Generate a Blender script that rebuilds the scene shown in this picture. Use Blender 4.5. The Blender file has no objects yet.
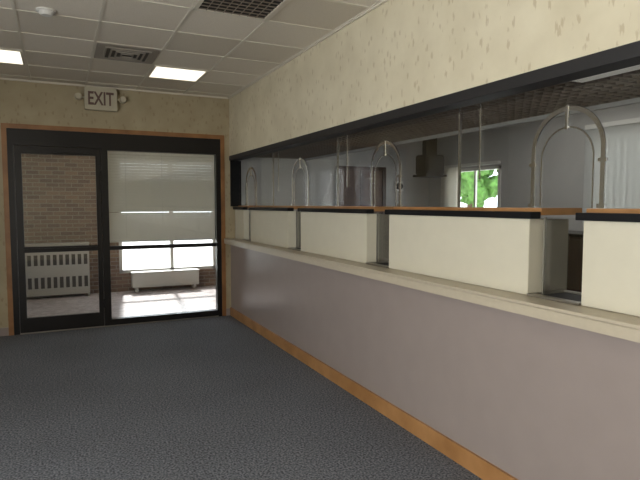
import bpy, bmesh, math, random
from mathutils import Vector, Matrix
random.seed(3)
C=bpy.context.scene.collection
# ------------------------------------------------------------------ materials
def new_mat(name):
    m=bpy.data.materials.new(name); m.use_nodes=True
    nt=m.node_tree; b=nt.nodes['Principled BSDF']
    return m,nt,b
def srgb(r,g,b):
    f=lambda c:(c/255/12.92) if c/255<=0.04045 else ((c/255+0.055)/1.055)**2.4
    return (f(r),f(g),f(b),1)
def plain(name,col,rough=0.6,metal=0.0,noise=0.0,scale=20,bump=0.0,spec=0.5):
    m,nt,b=new_mat(name)
    b.inputs['Roughness'].default_value=rough; b.inputs['Metallic'].default_value=metal
    b.inputs['Specular IOR Level'].default_value=spec
    tc=nt.nodes.new('ShaderNodeTexCoord'); n=nt.nodes.new('ShaderNodeTexNoise')
    n.inputs['Scale'].default_value=scale; n.inputs['Detail'].default_value=4
    nt.links.new(tc.outputs['Object'],n.inputs['Vector'])
    r=nt.nodes.new('ShaderNodeValToRGB')
    k=max(noise,0.02)
    r.color_ramp.elements[0].position=0.3; r.color_ramp.elements[1].position=0.7
    r.color_ramp.elements[0].color=tuple(c*(1-k) for c in col[:3])+(1,)
    r.color_ramp.elements[1].color=tuple(min(1,c*(1+k)) for c in col[:3])+(1,)
    nt.links.new(n.outputs['Fac'],r.inputs['Fac']); nt.links.new(r.outputs['Color'],b.inputs['Base Color'])
    if bump:
        bp=nt.nodes.new('ShaderNodeBump'); bp.inputs['Strength'].default_value=bump; bp.inputs['Distance'].default_value=0.01
        nt.links.new(n.outputs['Fac'],bp.inputs['Height']); nt.links.new(bp.outputs['Normal'],b.inputs['Normal'])
    return m
def wood(name,c1,c2,axis_scale=(1,12,12),rough=0.4):
    m,nt,b=new_mat(name); b.inputs['Roughness'].default_value=rough
    tc=nt.nodes.new('ShaderNodeTexCoord'); mp=nt.nodes.new('ShaderNodeMapping'); mp.inputs['Scale'].default_value=axis_scale
    n=nt.nodes.new('ShaderNodeTexNoise'); n.inputs['Scale'].default_value=4; n.inputs['Detail'].default_value=6
    r=nt.nodes.new('ShaderNodeValToRGB'); r.color_ramp.elements[0].position=.35; r.color_ramp.elements[1].position=.65
    r.color_ramp.elements[0].color=c1; r.color_ramp.elements[1].color=c2
    nt.links.new(tc.outputs['Object'],mp.inputs['Vector']); nt.links.new(mp.outputs['Vector'],n.inputs['Vector'])
    nt.links.new(n.outputs['Fac'],r.inputs['Fac']); nt.links.new(r.outputs['Color'],b.inputs['Base Color'])
    return m
def glass(name,fac=0.1,tint=(1,1,1,1)):
    m,nt,b=new_mat(name); nt.nodes.remove(b)
    t=nt.nodes.new('ShaderNodeBsdfTransparent'); t.inputs['Color'].default_value=tint
    g=nt.nodes.new('ShaderNodeBsdfGlossy'); g.inputs['Roughness'].default_value=0.02
    mx=nt.nodes.new('ShaderNodeMixShader'); mx.inputs[0].default_value=fac
    nt.links.new(t.outputs[0],mx.inputs[1]); nt.links.new(g.outputs[0],mx.inputs[2])
    nt.links.new(mx.outputs[0],nt.nodes['Material Output'].inputs['Surface']); return m
def emis(name,col,s):
    m,nt,b=new_mat(name); b.inputs['Base Color'].default_value=col
    b.inputs['Emission Color'].default_value=col; b.inputs['Emission Strength'].default_value=s; return m
def wallpaper(name,c1,c2,c3):
    m,nt,b=new_mat(name); b.inputs['Roughness'].default_value=0.65
    L=nt.links.new; N=nt.nodes.new
    tc=N('ShaderNodeTexCoord'); 
    base=N('ShaderNodeTexNoise'); base.inputs['Scale'].default_value=4; base.inputs['Detail'].default_value=8
    L(tc.outputs['Object'],base.inputs['Vector'])
    r=N('ShaderNodeValToRGB'); r.color_ramp.elements[0].position=.3; r.color_ramp.elements[1].position=.7
    r.color_ramp.elements[0].color=srgb(*c1); r.color_ramp.elements[1].color=srgb(*c2)
    L(base.outputs['Fac'],r.inputs['Fac'])
    mp=N('ShaderNodeMapping'); mp.inputs['Scale'].default_value=(19,19,9)
    mp.inputs['Rotation'].default_value=(0.12,0.1,0)
    L(tc.outputs['Object'],mp.inputs['Vector'])
    v=N('ShaderNodeTexVoronoi'); v.inputs['Scale'].default_value=1.0; v.inputs['Randomness'].default_value=0.85
    L(mp.outputs['Vector'],v.inputs['Vector'])
    n2=N('ShaderNodeTexNoise'); n2.inputs['Scale'].default_value=1; n2.inputs['Detail'].default_value=2
    mp2=N('ShaderNodeMapping'); mp2.inputs['Scale'].default_value=(120,120,26)
    L(tc.outputs['Object'],mp2.inputs['Vector']); L(mp2.outputs['Vector'],n2.inputs['Vector'])
    a=N('ShaderNodeMath'); a.operation='MULTIPLY_ADD'; a.inputs[1].default_value=-0.6; L(n2.outputs['Fac'],a.inputs[0]); L(v.outputs['Distance'],a.inputs[2])
    lt=N('ShaderNodeValToRGB'); lt.color_ramp.elements[0].position=0.0; lt.color_ramp.elements[0].color=(1,1,1,1)
    lt.color_ramp.elements[1].position=0.10; lt.color_ramp.elements[1].color=(0,0,0,1)
    sh=N('ShaderNodeMath'); sh.operation='ADD'; sh.inputs[1].default_value=0.15; L(a.outputs[0],sh.inputs[0])
    L(sh.outputs[0],lt.inputs['Fac'])
    mx=N('ShaderNodeMixRGB'); mx.inputs['Color2'].default_value=srgb(*c3)
    k=N('ShaderNodeMath'); k.operation='MULTIPLY'; k.inputs[1].default_value=0.45; L(lt.outputs['Color'],k.inputs[0])
    L(k.outputs[0],mx.inputs['Fac']); L(r.outputs['Color'],mx.inputs['Color1']); L(mx.outputs['Color'],b.inputs['Base Color'])
    return m
def carpet():
    m,nt,b=new_mat('carpet'); b.inputs['Roughness'].default_value=0.95; b.inputs['Specular IOR Level'].default_value=0.1
    L=nt.links.new; N=nt.nodes.new
    tc=N('ShaderNodeTexCoord'); n=N('ShaderNodeTexNoise'); n.inputs['Scale'].default_value=75; n.inputs['Detail'].default_value=3
    L(tc.outputs['Object'],n.inputs['Vector'])
    n2=N('ShaderNodeTexNoise'); n2.inputs['Scale'].default_value=1.1; n2.inputs['Detail'].default_value=3; L(tc.outputs['Object'],n2.inputs['Vector'])
    r=N('ShaderNodeValToRGB'); r.color_ramp.elements[0].position=.38; r.color_ramp.elements[1].position=.64
    r.color_ramp.elements[0].color=srgb(78,81,87); r.color_ramp.elements[1].color=srgb(140,143,150)
    L(n.outputs['Fac'],r.inputs['Fac'])
    mx=N('ShaderNodeMixRGB'); mx.blend_type='MULTIPLY'; mx.inputs['Fac'].default_value=0.3
    r2=N('ShaderNodeValToRGB'); r2.color_ramp.elements[0].position=.35; r2.color_ramp.elements[1].position=.65
    r2.color_ramp.elements[0].color=(.62,.62,.62,1)
    L(n2.outputs['Fac'],r2.inputs['Fac']); L(r.outputs['Color'],mx.inputs['Color1']); L(r2.outputs['Color'],mx.inputs['Color2'])
    L(mx.outputs['Color'],b.inputs['Base Color'])
    bp=N('ShaderNodeBump'); bp.inputs['Strength'].default_value=0.4; bp.inputs['Distance'].default_value=0.01
    L(n.outputs['Fac'],bp.inputs['Height']); L(bp.outputs['Normal'],b.inputs['Normal'])
    return m
def brick():
    m,nt,b=new_mat('brick'); b.inputs['Roughness'].default_value=0.85
    L=nt.links.new; N=nt.nodes.new
    tc=N('ShaderNodeTexCoord'); sx=N('ShaderNodeSeparateXYZ'); cx=N('ShaderNodeCombineXYZ')
    L(tc.outputs['Object'],sx.inputs[0])
    ad=N('ShaderNodeMath'); ad.operation='ADD'; L(sx.outputs['X'],ad.inputs[0]); L(sx.outputs['Y'],ad.inputs[1])
    L(ad.outputs[0],cx.inputs['X']); L(sx.outputs['Z'],cx.inputs['Y'])
    t=N('ShaderNodeTexBrick'); t.inputs['Scale'].default_value=1; t.inputs['Brick Width'].default_value=0.2; t.inputs['Row Height'].default_value=0.07
    t.inputs['Mortar Size'].default_value=0.006; t.inputs['Color1'].default_value=srgb(140,114,94); t.inputs['Color2'].default_value=srgb(110,88,74)
    t.inputs['Mortar'].default_value=srgb(150,142,130)
    L(cx.outputs[0],t.inputs['Vector']); L(t.outputs['Color'],b.inputs['Base Color'])
    return m
GX,GY=0.95,6.07
def ceil_mat():
    m,nt,b=new_mat('acoustic_tile'); b.inputs['Roughness'].default_value=0.9
    L=nt.links.new; N=nt.nodes.new
    tc=N('ShaderNodeTexCoord'); mp=N('ShaderNodeMapping')
    mp.inputs['Scale'].default_value=(1/0.61,1/0.61,1); mp.inputs['Location'].default_value=(-GX/0.61,-GY/0.61,0)
    L(tc.outputs['Object'],mp.inputs['Vector'])
    fl=N('ShaderNodeVectorMath'); fl.operation='FLOOR'; L(mp.outputs['Vector'],fl.inputs[0])
    w=N('ShaderNodeTexWhiteNoise'); w.noise_dimensions='2D'; L(fl.outputs[0],w.inputs['Vector'])
    r=N('ShaderNodeValToRGB'); r.color_ramp.elements[0].color=srgb(206,197,181); r.color_ramp.elements[1].color=srgb(230,222,208)
    L(w.outputs['Value'],r.inputs['Fac'])
    n=N('ShaderNodeTexNoise'); n.inputs['Scale'].default_value=120; L(tc.outputs['Object'],n.inputs['Vector'])
    r2=N('ShaderNodeValToRGB'); r2.color_ramp.elements[0].position=.3; r2.color_ramp.elements[1].position=.5; r2.color_ramp.elements[0].color=(.7,.7,.7,1)
    L(n.outputs['Fac'],r2.inputs['Fac'])
    mx=N('ShaderNodeMixRGB'); mx.blend_type='MULTIPLY'; mx.inputs['Fac'].default_value=0.4
    L(r.outputs['Color'],mx.inputs['Color1']); L(r2.outputs['Color'],mx.inputs['Color2']); L(mx.outputs['Color'],b.inputs['Base Color'])
    return m
def terrazzo():
    m,nt,b=new_mat('vestibule_tile'); b.inputs['Roughness'].default_value=0.3
    L=nt.links.new; N=nt.nodes.new
    tc=N('ShaderNodeTexCoord'); v=N('ShaderNodeTexVoronoi'); v.inputs['Scale'].default_value=16; L(tc.outputs['Object'],v.inputs['Vector'])
    r=N('ShaderNodeValToRGB'); r.color_ramp.elements[0].color=srgb(172,160,156); r.color_ramp.elements[1].color=srgb(214,204,202)
    sp=N('ShaderNodeSeparateXYZ'); L(v.outputs['Color'],sp.inputs[0]); L(sp.outputs['X'],r.inputs['Fac']); L(r.outputs['Color'],b.inputs['Base Color'])
    return m
def blindmat(name,tr,c=(215,213,206)):
    m,nt,b=new_mat(name); nt.nodes.remove(b)
    d=nt.nodes.new('ShaderNodeBsdfDiffuse'); d.inputs['Color'].default_value=srgb(*c)
    t=nt.nodes.new('ShaderNodeBsdfTranslucent'); t.inputs['Color'].default_value=srgb(*c)
    mx=nt.nodes.new('ShaderNodeMixShader'); mx.inputs[0].default_value=tr
    nt.links.new(d.outputs[0],mx.inputs[1]); nt.links.new(t.outputs[0],mx.inputs[2])
    nt.links.new(mx.outputs[0],nt.nodes['Material Output'].inputs['Surface']); return m

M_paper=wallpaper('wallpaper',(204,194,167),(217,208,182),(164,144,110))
M_paperb=wallpaper('wallpaper_shaded',(164,150,121),(176,163,134),(134,114,86))  # same wallpaper, backlit dimness of the back wall put into the colour
M_carpet=carpet(); M_brick=brick(); M_ceil=ceil_mat(); M_terr=terrazzo(); M_blind=blindmat('blind_vinyl',.5,(224,221,212))
M_mauve=plain('mauve_paint',srgb(150,138,132),0.30,noise=0.03,scale=6)
M_tgrey=plain('grey_paint',srgb(178,176,172),0.7,noise=0.04,scale=3)
M_oak=wood('oak',srgb(150,106,62),srgb(178,132,84),(1,1,1))
M_oakdark=wood('oak_trim',srgb(128,88,50),srgb(156,110,66),(1,1,1))
M_bronze=plain('dark_bronze_aluminium',srgb(30,28,28),0.35,0.3,spec=0.4)
M_black=plain('black_laminate',srgb(20,20,22),0.5,spec=.2)
M_header=plain('black_header',srgb(36,35,36),0.5)
M_cream=plain('cream_laminate',srgb(206,200,180),0.45,noise=0.02,scale=8)
M_side=plain('grey_beige_laminate',srgb(140,134,122),0.45,noise=0.03)
M_ledge=plain('ledge_laminate',srgb(184,173,152),0.35,noise=0.03,scale=30)
M_chrome=plain('polished_metal',srgb(226,226,224),0.16,.95)
M_steel=plain('brushed_steel',srgb(165,160,150),0.35,0.8)
M_glass=glass('clear_glass',0.085,(0.96,0.97,0.97,1))
M_glassd=glass('door_glass',0.05,(0.94,0.95,0.95,1))
M_white=plain('white_paint',srgb(215,213,206),0.5)
M_rad=plain('radiator_enamel',srgb(200,198,190),0.45)
M_dark=plain('dark_recess',srgb(24,23,22),0.8)
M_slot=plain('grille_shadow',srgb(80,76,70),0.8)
M_lattice=plain('lattice_louver',srgb(120,108,96),0.5)
M_tbar=plain('ceiling_grid',srgb(212,205,190),0.5)
M_signbody=plain('sign_casing',srgb(190,182,160),0.5)
M_signred=plain('sign_letters',srgb(104,80,72),0.6)
M_tube=emis('lit_diffuser',srgb(255,246,226),1.5)
M_tube2=emis('dim_diffuser',srgb(225,222,212),0.2)
M_brown=wood('dark_brown_door',srgb(60,42,34),srgb(80,58,44),(8,8,1))
M_ground=plain('concrete_ground',srgb(215,212,206),0.9,noise=0.1,scale=3)
M_leaf=plain('foliage',srgb(86,128,58),0.8,noise=0.5,scale=5)
M_bark=plain('bark',srgb(90,70,54),0.9,noise=0.2)

# ------------------------------------------------------------------ geometry helpers
def boxes(name,lst,mat,parent=None,bevel=0.0,label=None,kind=None,rot=None):
    bm=bmesh.new()
    o=Vector(parent.location) if parent else Vector((0,0,0))
    for (x0,x1,y0,y1,z0,z1) in lst:
        mtx=Matrix.Translation(Vector(((x0+x1)/2,(y0+y1)/2,(z0+z1)/2))-o)@Matrix.Diagonal((abs(x1-x0),abs(y1-y0),abs(z1-z0),1))
        bmesh.ops.create_cube(bm,size=1,matrix=mtx)
    if bevel: bmesh.ops.bevel(bm,geom=bm.edges[:],offset=bevel,segments=2,affect='EDGES')
    me=bpy.data.meshes.new(name); bm.to_mesh(me); bm.free(); me.materials.append(mat)
    ob=bpy.data.objects.new(name,me); C.objects.link(ob)
    if parent: ob.parent=parent
    if label: ob['label']=label
    if kind: ob['kind']=kind
    return ob
def box(name,x0,x1,y0,y1,z0,z1,mat,parent=None,**k): return boxes(name,[(x0,x1,y0,y1,z0,z1)],mat,parent,**k)
def thing(name,label,cat,loc,group=None):
    e=bpy.data.objects.new(name,None); e.empty_display_size=0.1; e.location=loc; C.objects.link(e)
    e['label']=label; e['category']=cat
    if group: e['group']=group
    return e
def struct(ob,label=None):
    ob['kind']='structure'
    if label: ob['label']=label
    return ob
def S(name,*a,**k):
    lab=k.pop('label',None); ob=box(name,*a,**k); return struct(ob,lab)
def mesh_from(name,bm,mat,parent=None,smooth=False):
    me=bpy.data.meshes.new(name); bm.to_mesh(me); bm.free(); me.materials.append(mat)
    if smooth:
        for p in me.polygons: p.use_smooth=True
    ob=bpy.data.objects.new(name,me); C.objects.link(ob)
    if parent: ob.parent=parent
    return ob
def cyl(name,c,r,depth,axis,mat,parent=None,r2=None,seg=32):
    bm=bmesh.new(); o=Vector(parent.location) if parent else Vector((0,0,0))
    rot={'Z':Matrix.Identity(4),'X':Matrix.Rotation(math.pi/2,4,'Y'),'Y':Matrix.Rotation(math.pi/2,4,'X')}[axis]
    bmesh.ops.create_cone(bm,cap_ends=True,segments=seg,radius1=r,radius2=(r if r2 is None else r2),depth=depth,matrix=Matrix.Translation(Vector(c)-o)@rot)
    return mesh_from(name,bm,mat,parent)
def copy_thing(t,d,label=None):
    n=t.copy(); n.location=t.location+Vector(d); C.objects.link(n)
    if label: n['label']=label
    for ch in list(t.children):
        c=ch.copy(); c.parent=n; C.objects.link(c)
        for g in list(ch.children):
            gg=g.copy(); gg.parent=c; C.objects.link(gg)
    return n

ZC=3.09; XW=2.19; YB=7.5; XL=-2.8; YR=-2.2
# ------------------------------------------------------------------ room shell
S('floor',XL-.1,XW+.12,YR-.1,YB,-0.1,0,M_carpet,label='dark grey carpet floor')
S('floor.001',XL-.1,3.0,YB,10.5,-0.1,0,M_terr,label='speckled tile vestibule floor')
box('floor.002',XW+.12,6.9,YR-.1,YB,-0.1,0,M_carpet,kind='structure')
box('floor.003',3.0,6.9,YB,9.1,-0.1,0,M_carpet,kind='structure')
S('ceiling',XL-.1,XW+.12,YR-.1,YB+.1,ZC,ZC+.1,M_ceil,label='suspended acoustic tile ceiling')
box('ceiling.001',XL-.1,3.0,YB+.1,10.5,2.75,2.85,M_white,kind='structure')
boxes('ceiling.002',[(XW+.12,6.9,YR-.1,YB+.1,ZC,ZC+.1),(3.0,6.9,YB+.1,9.1,ZC,ZC+.1)],M_tgrey,kind='structure')
# T-bar grid
L=[]
x=GX
while x-.61>XL: x-=.61
while x<XW: L.append((x-.011,x+.011,YR,YB,ZC-.006,ZC+.001)); x+=.61
y=GY
while y-.61>YR: y-=.61
while y<YB: L.append((XL,XW,y-.011,y+.011,ZC-.0055,ZC+.001)); y+=.61
L.append((XW-.02,XW,YR,YB,ZC-.02,ZC)); L.append((XL,XW,YB-.02,YB,ZC-.02,ZC))
boxes('trim_1',L,M_tbar,kind='structure',label='metal ceiling grid')

# right wall: lower wall, bulkhead
S('wall_right',XW,XW+.12,YR,YB,0,1.04,M_mauve,label='mauve painted wall below the teller ledge')
S('wall_right.001',XW,XW+.12,YR,YB,2.275,ZC,M_paper,label='wallpapered bulkhead above the teller glass')
S('trim_2',XW-.008,XW+.13,YR,YB,2.212,2.275,M_header,label='black header strip')
S('baseboard_right',XW-.018,XW,YR,YB,0,.115,M_oak,label='oak baseboard')
# back wall
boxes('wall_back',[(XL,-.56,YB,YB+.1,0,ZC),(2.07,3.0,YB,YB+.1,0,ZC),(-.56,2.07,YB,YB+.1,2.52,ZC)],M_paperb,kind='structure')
boxes('baseboard_back',[(XL,-.60,YB-.012,YB,0,.1),(2.11,XW-.02,YB-.012,YB,0,.1)],M_mauve,kind='structure')
boxes('trim_3',[(-.60,-.545,YB-.02,YB+.02,0,2.56),(2.055,2.11,YB-.02,YB+.02,0,2.56),(-.545,2.055,YB-.02,YB+.02,2.505,2.56)],M_oakdark,kind='structure')
S('wall_front',XL,6.9,YR-.1,YR,0,ZC,M_paper)
WY0,WY1,WZ0,WZ1=-1.9,2.9,0.6,2.7
boxes('wall_left',[(XL-.1,XL,YR,WY0,0,ZC),(XL-.1,XL,WY1,10.5,0,ZC),(XL-.1,XL,WY0,WY1,0,WZ0),(XL-.1,XL,WY0,WY1,WZ1,ZC)],M_paper,kind='structure')
fr=[(XL-.08,XL+.0,WY0,WY1,WZ0,WZ0+.06),(XL-.08,XL+.0,WY0,WY1,WZ1-.06,WZ1)]
for i in range(5):
    yy=WY0+.03+(WY1-WY0-.06)*i/4; fr.append((XL-.08,XL,yy-.03,yy+.03,WZ0,WZ1))
w=boxes('fill_window',fr,M_bronze,kind='structure')  # unseen window, added so fill light can enter from the left
# ------------------------------------------------------------------ storefront
fy0,fy1=YB-.01,YB+.09
sf=boxes('window_1',[(.49,2.055,fy0,fy1,2.29,2.505),(.49,.575,fy0,fy1,0,2.29),(1.99,2.055,fy0,fy1,0,2.29),(.575,1.99,fy0,fy1,0,.09),(.575,1.99,fy0+.02,fy1-.02,1.0,1.05),
   (-.545,.49,fy0,fy1,2.31,2.505),(-.545,-.48,fy0,fy1,0,2.31)],M_bronze,kind='structure',label='dark bronze storefront frame')
g=box('window_pane',.575,1.99,YB+.035,YB+.041,.09,2.29,M_glassd,parent=sf)
d=boxes('door_1',[(-.475,-.40,YB,YB+.05,.01,2.305),(.43,.485,YB,YB+.05,.01,2.305),(-.40,.43,YB,YB+.05,.01,.19),(-.40,.43,YB,YB+.05,2.21,2.305),(-.40,.43,YB+.005,YB+.045,1.0,1.05)],M_bronze,kind='structure',label='dark bronze framed glass door')
box('door_pane',-.40,.43,YB+.022,YB+.028,.19,2.21,M_glassd,parent=d)
boxes('door_handle',[(-.40,.43,YB-.05,YB-.03,1.055,1.075),(-.36,-.33,YB-.05,YB,1.055,1.075),(.36,.39,YB-.05,YB,1.055,1.075)],M_bronze,parent=d)
for za in (.25,1.9): box('door_hinge',.482,.492,YB-.008,YB+.01,za,za+.12,M_bronze,parent=d)
box('door_closer',-.05,.35,YB-.06,YB-.002,2.235,2.285,M_bronze,parent=d)
S('trim_4',-.48,2.0,YB-.02,YB+.08,0,.012,M_steel)
# ------------------------------------------------------------------ vestibule
YV=10.4
boxes('wall_vestibule',[(XL,.95,YV,YV+.15,0,2.75),(2.75,3.0,YV,YV+.15,0,2.75),(.95,2.75,YV,YV+.15,0,.33),(.95,2.75,YV,YV+.15,2.45,2.75)],M_brick,kind='structure')
boxes('wall_vestibule.001',[(2.9,3.0,YB+.1,YV,0,ZC)],M_brick,kind='structure')
w3=boxes('window_3',[(.95,2.75,YV+.02,YV+.09,.33,.39),(.95,2.75,YV+.02,YV+.09,2.39,2.45),(.95,1.01,YV+.02,YV+.09,.33,2.45),(2.69,2.75,YV+.02,YV+.09,.33,2.45),(1.87,1.93,YV+.02,YV+.09,.33,2.45),(.95,2.75,YV+.02,YV+.09,1.05,1.1)],M_white,kind='structure')
box('window_pane',1.0,2.7,YV+.05,YV+.055,.38,2.4,M_glassd,parent=w3)
def radiator(loc,wd,ht,dp,label):
    x0,y0,z0=loc
    t=thing('radiator',label,'radiator',(x0+wd/2,y0+dp/2,z0))
    boxes('radiator_body',[(x0,x0+wd,y0+.03,y0+dp,z0+.06,z0+ht-.02),(x0,x0+.03,y0,y0+dp,z0,z0+ht-.02),(x0+wd-.03,x0+wd,y0,y0+dp,z0,z0+ht-.02)],M_rad,t,bevel=.004)
    box('radiator_top',x0-.01,x0+wd+.01,y0-.01,y0+dp,z0+ht-.02,z0+ht,M_rad,t,bevel=.005)
    fins=[]
    n=int(wd/.10)
    pw=(wd-.06)/n
    bands=[(z0+.05,z0+.17),(z0+.36,z0+.56),(z0+.74,z0+ht-.02)]
    for a_,b_ in bands: fins.append((x0+.03,x0+wd-.03,y0,y0+.03,a_,b_))
    for k in range(2):
        za,zb=bands[k][1],bands[k+1][0]
        for i in range(n):
            xa=x0+.03+i*pw
            fins.append((xa,xa+pw*.4,y0+.002,y0+.03,za-.005,zb+.005))
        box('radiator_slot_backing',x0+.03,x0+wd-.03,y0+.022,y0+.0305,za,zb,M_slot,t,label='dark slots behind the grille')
    boxes('radiator_grille',fins,M_rad,t)
    return t
radiator((-.58,YV-.24,0),1.02,.93,.23,'off-white metal convector radiator against the brick wall')
t=thing('baseboard_heater','low white metal baseboard heater below the vestibule window','heater',(1.75,YV-.1,0))
box('heater_body',1.15,2.35,YV-.22,YV-.01,.08,.34,M_rad,t,bevel=.006)
box('heater_top',1.14,2.36,YV-.23,YV-.005,.342,.36,M_rad,t,bevel=.004)
for xx in (1.2,2.25): box('heater_foot',xx,xx+.05,YV-.2,YV-.02,0,.08,M_rad,t)
# blind on the storefront sidelight
b=thing('window_blind','pale horizontal venetian blind hanging behind the storefront sidelight','blind',(1.28,YB+.15,1.09))
box('head_rail',.50,2.03,YB+.11,YB+.16,2.40,2.45,M_white,b)
bm=bmesh.new(); z=2.385
while z>1.12:
    up=z>1.5
    tilt=math.radians(50 if up else 62)
    mtx=Matrix.Translation(Vector((1.265,YB+.14,z))-Vector(b.location))@Matrix.Rotation(tilt,4,'X')@Matrix.Diagonal((1.5,.050 if up else .027,.0012,1))
    bmesh.ops.create_cube(bm,size=1,matrix=mtx); z-=.038 if up else .025
mesh_from('blind_slats',bm,M_blind,b)
box('bottom_rail',.52,2.01,YB+.13,YB+.155,1.09,1.11,M_white,b)
for xx in (.8,1.27,1.74): box('blind_cord',xx-.002,xx+.002,YB+.11,YB+.113,1.1,2.4,M_white,b)

# ------------------------------------------------------------------ teller line
led=thing('teller_ledge','long beige laminate ledge running along the teller counter','counter',(2.2,3,1.04))
box('ledge_top',2.09,2.30,YR,YB,1.095,1.11,M_ledge,led,bevel=.003)
box('ledge_edge',2.092,2.185,YR,YB,1.04,1.093,M_ledge,led,bevel=.003)
box('ledge_body',2.187,2.62,YR,YB-.002,1.042,1.094,M_side,led)
GRP='cream teller counter partitions'
def partition(y0,y1,label):
    t=thing('teller_partition',label,'counter',(2.3,(y0+y1)/2,1.11),GRP)
    box('front_panel',2.25,2.37,y0,y1,1.112,1.520,M_cream,t,bevel=.002)
    box('rear_panel',2.372,2.56,y0+.01,y1-.01,1.112,1.515,M_side,t)
    box('black_front_edge',2.228,2.30,y0-.03,y1+.03,1.522,1.558,M_black,t,bevel=.002)
    box('counter_top',2.302,2.62,y0-.03,y1+.03,1.54,1.578,M_oak,t,bevel=.003)
    return t
G=[1.94,3.63,5.30,6.93]
hw=.165
pr=[(G[3]+hw-.03,7.46),(G[2]+hw,G[3]-hw),(G[1]+hw,G[2]-hw),(G[0]+hw,G[1]-hw),(.40,G[0]-hw),(-1.3,.07)]
for y0,y1 in pr: partition(y0,y1,'cream laminate teller partition with oak top and black edge' if y1-y0>1 else 'short cream teller partition beside the end wall')
def tray(yc):
    t=thing('deal_tray','brushed metal transaction tray set in the teller opening','tray',(2.4,yc,1.11),'metal deal trays')
    boxes('tray_rim',[(2.235,2.275,yc-.16,yc+.16,1.112,1.124),(2.50,2.52,yc-.16,yc+.16,1.112,1.124),(2.275,2.50,yc-.16,yc-.14,1.112,1.124),(2.275,2.50,yc+.14,yc+.16,1.112,1.124)],M_steel,t,bevel=.002)
    box('tray_bottom',2.275,2.50,yc-.135,yc+.135,1.111,1.114,M_dark,t)
    box('lower_glass_plate',2.33,2.338,yc-.13,yc+.13,1.17,1.53,M_glass,t,label='clear glass lower plate')
    box('plate_post',2.326,2.341,yc-.139,yc-.131,1.112,1.53,M_steel,t)
    box('plate_post',2.326,2.341,yc+.131,yc+.139,1.112,1.53,M_steel,t)
    return t
t0=tray(G[0])
for g in G[1:]: copy_thing(t0,(0,g-G[0],0))
XG=2.32; GB=1.580
def arch_mesh(name,parent,yc,ro,ri,zs,zb,x0,x1,mat,zroll=1.0):
    o=Vector(parent.location); bm=bmesh.new()
    n=28
    def prof(r):
        P=[(yc-r,zb)]
        for i in range(n+1):
            a=math.pi-math.pi*i/n; P.append((yc+r*math.cos(a),zs+r*math.sin(a)*zroll))
        P.append((yc+r,zb)); return P
    A=prof(ro);B=prof(ri)
    va=[[bm.verts.new(Vector((x,y,z))-o) for (y,z) in P] for x in (x0,x1) for P in (A,B)]
    oa,ia,ob_,ib=va
    for i in range(len(A)-1):
        bm.faces.new((oa[i],oa[i+1],ia[i+1],ia[i])); bm.faces.new((ob_[i+1],ob_[i],ib[i],ib[i+1]))
        bm.faces.new((oa[i+1],oa[i],ob_[i],ob_[i+1])); bm.faces.new((ia[i],ia[i+1],ib[i+1],ib[i]))
    bm.faces.new((oa[0],ia[0],ib[0],ob_[0])); bm.faces.new((ia[-1],oa[-1],ob_[-1],ib[-1]))
    bmesh.ops.recalc_face_normals(bm,faces=bm.faces[:])
    return mesh_from(name,bm,mat,parent)
def arch_parts(t,yc):
    arch_mesh('arch_band',t,yc,.220,.197,1.87,GB,XG-.009,XG-.001,M_chrome)
    arch_mesh('inner_arch_line',t,yc,.160,.152,1.83,GB,XG-.005,XG-.001,M_chrome)
    for s in (-1,1):
        box('arch_capital',XG-.014,XG-.001,min(yc+s*.185,yc+s*.232),max(yc+s*.185,yc+s*.232),1.80,1.818,M_chrome,t,bevel=.002)
        box('arch_foot',XG-.014,XG-.001,min(yc+s*.185,yc+s*.232),max(yc+s*.185,yc+s*.232),GB+.001,1.602,M_chrome,t,bevel=.002)
    box('arch_keystone',XG-.012,XG-.001,yc-.01,yc+.01,1.975,2.095,M_chrome,t,bevel=.002)
def screen(yc):
    t=thing('teller_glass_screen','clear glass teller screen with polished arch and thin metal posts','screen',(XG,yc,GB),'arched teller glass screens')
    box('glass_pane',XG,XG+.008,yc-.835,yc+.80,GB,2.21,M_glass,t)
    arch_parts(t,yc)
    box('screen_post',XG-.006,XG+.012,yc+.814,yc+.823,GB,2.21,M_chrome,t)
    box('screen_post',XG-.008,XG-.001,yc+.622,yc+.629,1.75,2.21,M_chrome,t)
    return t
s0=screen(G[0])
for g in (G[1],G[2],G[0]-1.68): copy_thing(s0,(0,g-G[0],0))
t=thing('teller_glass_screen','narrow clear glass teller screen beside the end wall','screen',(XG,G[3],GB),'arched teller glass screens')
box('glass_pane',XG,XG+.008,G[3]-.80,7.46,GB,2.21,M_glass,t)
arch_parts(t,G[3])
box('screen_frame',XW+.005,XG+.03,7.475,7.499,1.567,2.21,M_black,t,label='black end frame')

# cabinets on the teller side
def cabinet(y0):
    t=thing('storage_cabinet','dark brown wooden storage cabinet behind the teller counter','cabinet',(4.45,y0+.44,0),'dark storage cabinets')
    boxes('cabinet_body',[(4.22,4.7,y0,y0+.88,.08,1.30),(4.27,4.68,y0+.02,y0+.86,0,.08)],M_brown,t)
    box('cabinet_top',4.19,4.72,y0,y0+.88,1.302,1.33,M_black,t,bevel=.003)
    for k in range(2):
        ya=y0+.01+k*.435
        dd=box('cabinet_door',4.20,4.218,ya,ya+.425,.10,1.28,M_brown,t,bevel=.002)
        yh=ya+.38 if k==0 else ya+.045
        h_=box('door_handle',4.175,4.199,yh-.006,yh+.006,.9,1.05,M_steel,t)
        h_.data.transform(Matrix.Translation(Vector(t.location))); h_.data.transform(Matrix.Translation(-Vector(t.location)))
        h_.parent=dd
    return t
c0=cabinet(1.7)
for k in range(1,4): copy_thing(c0,(0,.89*k,0))

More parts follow.
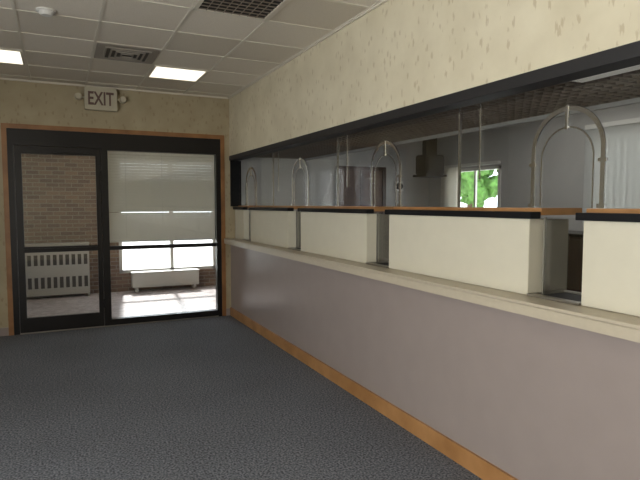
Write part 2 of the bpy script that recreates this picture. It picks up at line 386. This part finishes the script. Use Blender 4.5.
# lattice soffit behind the header
L=[]
xs=2.33
while xs<=3.32: L.append((xs-.003,xs+.003,YR,YB,2.27,2.30)); xs+=.075
ys=YR
while ys<YB: L.append((2.32,3.31,ys-.003,ys+.003,2.27,2.30)); ys+=.075
boxes('ceiling.003',L,M_lattice,kind='structure',label='egg-crate lattice soffit over the teller line')
boxes('ceiling.004',[(2.31,3.34,YR,YB,2.42,2.45),(3.31,3.34,YR,YB,2.24,2.42)],M_tgrey,kind='structure')
lt=thing('soffit_light','small white flat light mounted under the lattice soffit','light',(2.48,1.83,2.25))
box('light_diffuser',2.42,2.54,1.66,2.04,2.248,2.255,M_tube2,lt)
box('light_housing',2.41,2.55,1.65,2.05,2.256,2.269,M_white,lt)
# teller room walls
boxes('wall_teller',[(6.8,6.9,YR,3.5,0,ZC),(6.8,6.9,3.5,5.2,0,.9),(6.8,6.9,3.5,5.2,2.6,ZC),(6.8,6.9,5.2,7.0,0,ZC),(6.8,6.9,7.0,8.3,0,1.2),(6.8,6.9,7.0,8.3,2.25,ZC),(6.8,6.9,8.3,9.1,0,ZC)],M_tgrey,kind='structure')
boxes('wall_teller.001',[(3.0,6.8,9.0,9.1,0,ZC)],M_tgrey,kind='structure')
boxes('wall_teller.002',[(3.0,3.08,7.6,9.0,0,ZC),(XW+.125,3.08,7.5-.012,7.499,0,ZC)],M_tgrey,kind='structure')
for nm,(ya,yb,za,zb) in {'window_4':(7.0,8.3,1.2,2.25),'window_5':(3.5,5.2,.9,2.6)}.items():
    ww=boxes(nm,[(6.77,6.86,ya,yb,za,za+.05),(6.77,6.86,ya,yb,zb-.05,zb),(6.77,6.86,ya,ya+.05,za,zb),(6.77,6.86,yb-.05,yb,za,zb),(6.80,6.84,(ya+yb)/2-.02,(ya+yb)/2+.02,za,zb)],M_white,kind='structure')
    box('window_pane',6.82,6.825,ya+.05,yb-.05,za+.05,zb-.05,M_glassd,parent=ww)
d2=boxes('door_2',[(4.66,5.74,8.955,8.999,2.24,2.31),(4.66,4.74,8.955,8.999,0,2.24),(5.66,5.74,8.955,8.999,0,2.24),(5.17,5.23,8.955,8.999,0,2.24)],M_brown,kind='structure')
box('door_leaf',4.74,5.66,8.97,8.998,.01,2.24,plain('door_panel_brown',srgb(92,70,58),.5),parent=d2)
box('door_handle',5.46,5.6,8.925,8.97,1.04,1.06,M_steel,parent=d2)
M_vb=blindmat('vertical_blind_fabric',.3,(190,190,186))
vb=thing('vertical_blind','white vertical blind strips hanging at the teller room window','blind',(6.7,4.35,1.0))
box('head_rail',6.68,6.74,3.4,5.3,2.64,2.70,M_white,vb)
bm=bmesh.new()
for i in range(21):
    yy=3.45+i*.09
    bmesh.ops.create_cube(bm,size=1,matrix=Matrix.Translation(Vector((6.71,yy,1.74))-Vector(vb.location))@Matrix.Rotation(math.radians(25),4,'Z')@Matrix.Diagonal((.002,.1,1.8,1)))
mesh_from('blind_slats',bm,M_vb,vb)
vb2=thing('vertical_blind','white vertical blind strips gathered beside the small window','blind',(6.7,8.3,1.2))
box('head_rail',6.68,6.74,6.95,8.5,2.28,2.33,M_white,vb2)
bm=bmesh.new()
for i in range(8):
    yy=8.02+i*.06
    bmesh.ops.create_cube(bm,size=1,matrix=Matrix.Translation(Vector((6.71,yy,1.72))-Vector(vb2.location))@Matrix.Rotation(math.radians(60),4,'Z')@Matrix.Diagonal((.002,.085,1.12,1)))
mesh_from('blind_slats',bm,M_blind,vb2)
al=thing('wall_alarm','white square wall alarm with dark round centre','alarm',(6.05,8.98,1.9))
box('alarm_plate',5.95,6.15,8.965,8.999,1.85,2.05,M_white,al,bevel=.005)
cyl('alarm_bell',(6.05,8.95,1.95),.07,.035,'Y',M_dark,al)
mo=thing('hanging_monitor','black monitor hung from a ceiling bracket','monitor',(6.2,8.2,2.2))
box('monitor_pole',6.08,6.32,8.14,8.26,2.5,3.07,M_black,mo)
box('mounting_plate',6.02,6.38,8.06,8.34,3.07,3.088,M_black,mo)
box('monitor_shelf',5.97,6.45,8.0,8.4,2.10,2.14,M_black,mo,bevel=.004)
box('monitor_body',6.0,6.42,8.03,8.37,2.14,2.5,M_black,mo,bevel=.02)
box('monitor_screen',6.05,6.37,8.02,8.028,2.19,2.46,M_dark,mo)

# ------------------------------------------------------------------ ceiling fixtures
def lit_panel(x0,y0,label):
    t=thing('ceiling_light',label,'ceiling light',(x0+.305,y0+.305,ZC-.008),'square recessed ceiling lights')
    boxes('light_frame',[(x0+.01,x0+.035,y0+.01,y0+.60,ZC-.012,ZC),(x0+.575,x0+.60,y0+.01,y0+.60,ZC-.012,ZC),(x0+.035,x0+.575,y0+.01,y0+.035,ZC-.012,ZC),(x0+.035,x0+.575,y0+.575,y0+.60,ZC-.012,ZC)],M_tbar,t)
    box('light_diffuser',x0+.035,x0+.575,y0+.035,y0+.575,ZC-.008,ZC-.001,M_tube,t)
    return t
p0=lit_panel(GX,GY,'square recessed ceiling light, switched on')
copy_thing(p0,(-1.83,0,0))
copy_thing(p0,(-1.83,-4.88,0)); copy_thing(p0,(0,-6.1,0))
ft=thing('ceiling_light','rectangular recessed ceiling light with dark louvers, switched off','ceiling light',(1.255,3.62,ZC-.02))
x0,x1,y0,y1=GX+.01,GX+.60,GY-3.05+.01,GY-1.83-.01
boxes('light_frame',[(x0,x0+.03,y0,y1,ZC-.014,ZC),(x1-.03,x1,y0,y1,ZC-.014,ZC),(x0,x1,y0,y0+.03,ZC-.014,ZC),(x0,x1,y1-.03,y1,ZC-.014,ZC)],M_tbar,ft)
box('light_recess',x0+.03,x1-.03,y0+.03,y1-.03,ZC-.004,ZC-.001,M_dark,ft)
L=[]
for i in range(1,8): L.append((x0+.03+i*.066-.002,x0+.03+i*.066+.002,y0+.03,y1-.03,ZC-.012,ZC-.004))
for i in range(1,18): L.append((x0+.03,x1-.03,y0+.03+i*.066-.002,y0+.03+i*.066+.002,ZC-.012,ZC-.004))
boxes('light_louver',L,M_lattice,ft)
# air diffuser
vx,vy=GX-.305,GY-.305
M_vent=plain('vent_metal',srgb(150,143,132),0.5)
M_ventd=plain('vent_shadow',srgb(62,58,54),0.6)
vt=thing('ceiling_air_vent','grey square ceiling air vent with angled blades','vent',(vx,vy,ZC-.02))
box('vent_plate',vx-.285,vx+.285,vy-.285,vy+.285,ZC-.008,ZC-.001,M_vent,vt)
L=[]
for k,(r) in enumerate((.21,.16,.11,.06)):
    zz=ZC-.012-k*.003; cx,cy=vx,vy; ww=.016
    L+=[(cx-r,cx+r,cy-r,cy-r+ww,zz-.008,zz+.003),(cx-r,cx+r,cy+r-ww,cy+r,zz-.008,zz+.003),(cx-r,cx-r+ww,cy-r,cy+r,zz-.008,zz+.003),(cx+r-ww,cx+r,cy-r,cy+r,zz-.008,zz+.003)]
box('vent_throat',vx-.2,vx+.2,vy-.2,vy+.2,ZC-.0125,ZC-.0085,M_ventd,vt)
boxes('vent_blade',L,M_vent,vt)
sd=thing('smoke_detector','small round white ceiling smoke detector','smoke detector',(-.05,4.76,ZC-.04))
cyl('detector_base',(-.05,4.76,ZC-.007),.07,.014,'Z',M_white,sd)
cyl('detector_cap',(-.05,4.76,ZC-.027),.038,.026,'Z',M_white,sd,r2=.058)
# ------------------------------------------------------------------ EXIT sign
ex=thing('exit_sign','beige exit sign with twin emergency lamp heads above the door','exit sign',(.51,7.42,2.77))
box('sign_casing',.32,.70,7.40,7.498,2.78,3.06,M_signbody,ex,bevel=.008)
cu=bpy.data.curves.new('exit_text','FONT'); cu.body='EXIT'; cu.size=.20; cu.align_x='CENTER'; cu.align_y='CENTER'; cu.extrude=.003; cu.offset=.004
to=bpy.data.objects.new('tmp',cu); C.objects.link(to); bpy.context.view_layer.update()
me=bpy.data.meshes.new_from_object(to.evaluated_get(bpy.context.evaluated_depsgraph_get()))
bpy.data.objects.remove(to)
xs_=[v.co.x for v in me.vertices]; ys_=[v.co.y for v in me.vertices]
sx=.30/(max(xs_)-min(xs_)); sy=.165/(max(ys_)-min(ys_)); mx_=(max(xs_)+min(xs_))/2; my_=(max(ys_)+min(ys_))/2
for v in me.vertices:
    x_,y_,z_=v.co; v.co=((x_-mx_)*sx,-.024-z_,(y_-my_)*sy+.15)
me.materials.append(M_signred)
tx=bpy.data.objects.new('sign_lettering',me); C.objects.link(tx); tx.parent=ex
for xx in (.25,.77):
    cyl('emergency_lamp_head',(xx,7.40,2.93),.045,.06,'Y',M_signbody,ex,r2=.035)
box('lamp_arm',.25,.34,7.43,7.45,2.92,2.94,M_signbody,ex); box('lamp_arm',.68,.77,7.43,7.45,2.92,2.94,M_signbody,ex)
# ------------------------------------------------------------------ outside
struct(box('floor.004',-30,40,10.55,60,-.15,-.05,M_ground))
struct(box('floor.005',7.0,60,-20,10.5,-.15,-.05,M_ground))
def tree(loc,h,r):
    t=thing('tree','leafy green tree growing outside the building','tree',loc)
    cyl('trunk',(loc[0],loc[1],loc[2]+h*.3),.16,h*.6,'Z',M_bark,t,r2=.1,seg=12)
    bm=bmesh.new()
    for k in range(60):
        u=Vector((random.gauss(0,1),random.gauss(0,1),random.gauss(0,1))).normalized()*random.uniform(.3,.85)*r
        c=u+Vector((0,0,h*.62)); 
        g=bmesh.ops.create_icosphere(bm,subdivisions=2,radius=r*random.uniform(.1,.24),matrix=Matrix.Translation(c))
        for v in g['verts']: v.co+=(v.co-c)*random.uniform(-.35,.35)
    mesh_from('foliage',bm,M_leaf,t); return t
tree((17.5,20,-.05),5,2.0); tree((14,24.5,-.05),4.5,1.8); tree((20,14,-.05),4,1.8)
# ------------------------------------------------------------------ light
wd=bpy.data.worlds.new('World'); bpy.context.scene.world=wd; wd.use_nodes=True
nt=wd.node_tree; bg=nt.nodes['Background']
bg.inputs['Color'].default_value=(.90,.95,1,1); bg.inputs['Strength'].default_value=5.0
sun=bpy.data.lights.new('sun','SUN'); sun.energy=9; sun.angle=math.radians(3); sun.color=(1,.96,.93)
so=bpy.data.objects.new('sun',sun); C.objects.link(so)
so.rotation_euler=Vector((-0.1,-1,-.85)).to_track_quat('-Z','Y').to_euler()
def area(name,loc,dr,sx,sy,e,col):
    l=bpy.data.lights.new(name,'AREA'); l.shape='RECTANGLE'; l.size=sx; l.size_y=sy; l.energy=e; l.color=col
    o=bpy.data.objects.new(name,l); C.objects.link(o); o.location=loc; o.rotation_euler=Vector(dr).to_track_quat('-Z','Z').to_euler(); return o
area('lobby_fill',(XL-.15,.5,1.65),(1,0,.3),4.7,2.0,180,(1,.97,.91))  # added lobby fill, shining in through the unseen left window
area('teller_daylight',(6.95,4.35,1.75),(-1,0,0),1.6,1.6,30,(.95,.97,1))
area('teller_room_fill',(5.0,3.5,3.05),(0,0,-1),2.5,5,60,(1,.97,.92))  # added overhead fill without a fixture, brightens the teller room
area('vestibule_fill',(.6,9.0,2.72),(0,0,-1),2.0,1.0,8,(1,.97,.92))  # added out of view to brighten the vestibule, no fixture modelled
# ------------------------------------------------------------------ camera
cam=bpy.data.cameras.new('camera'); co=bpy.data.objects.new('camera',cam); C.objects.link(co)
cam.sensor_width=36; cam.lens=540/640*36; cam.clip_start=.02
a=math.atan(260/540); p=math.atan(40/540*math.cos(a))
co.location=(0,0,1.6); co.rotation_euler=(math.pi/2-p,0,-a)
bpy.context.scene.camera=co
bpy.context.scene.view_settings.view_transform='Standard'
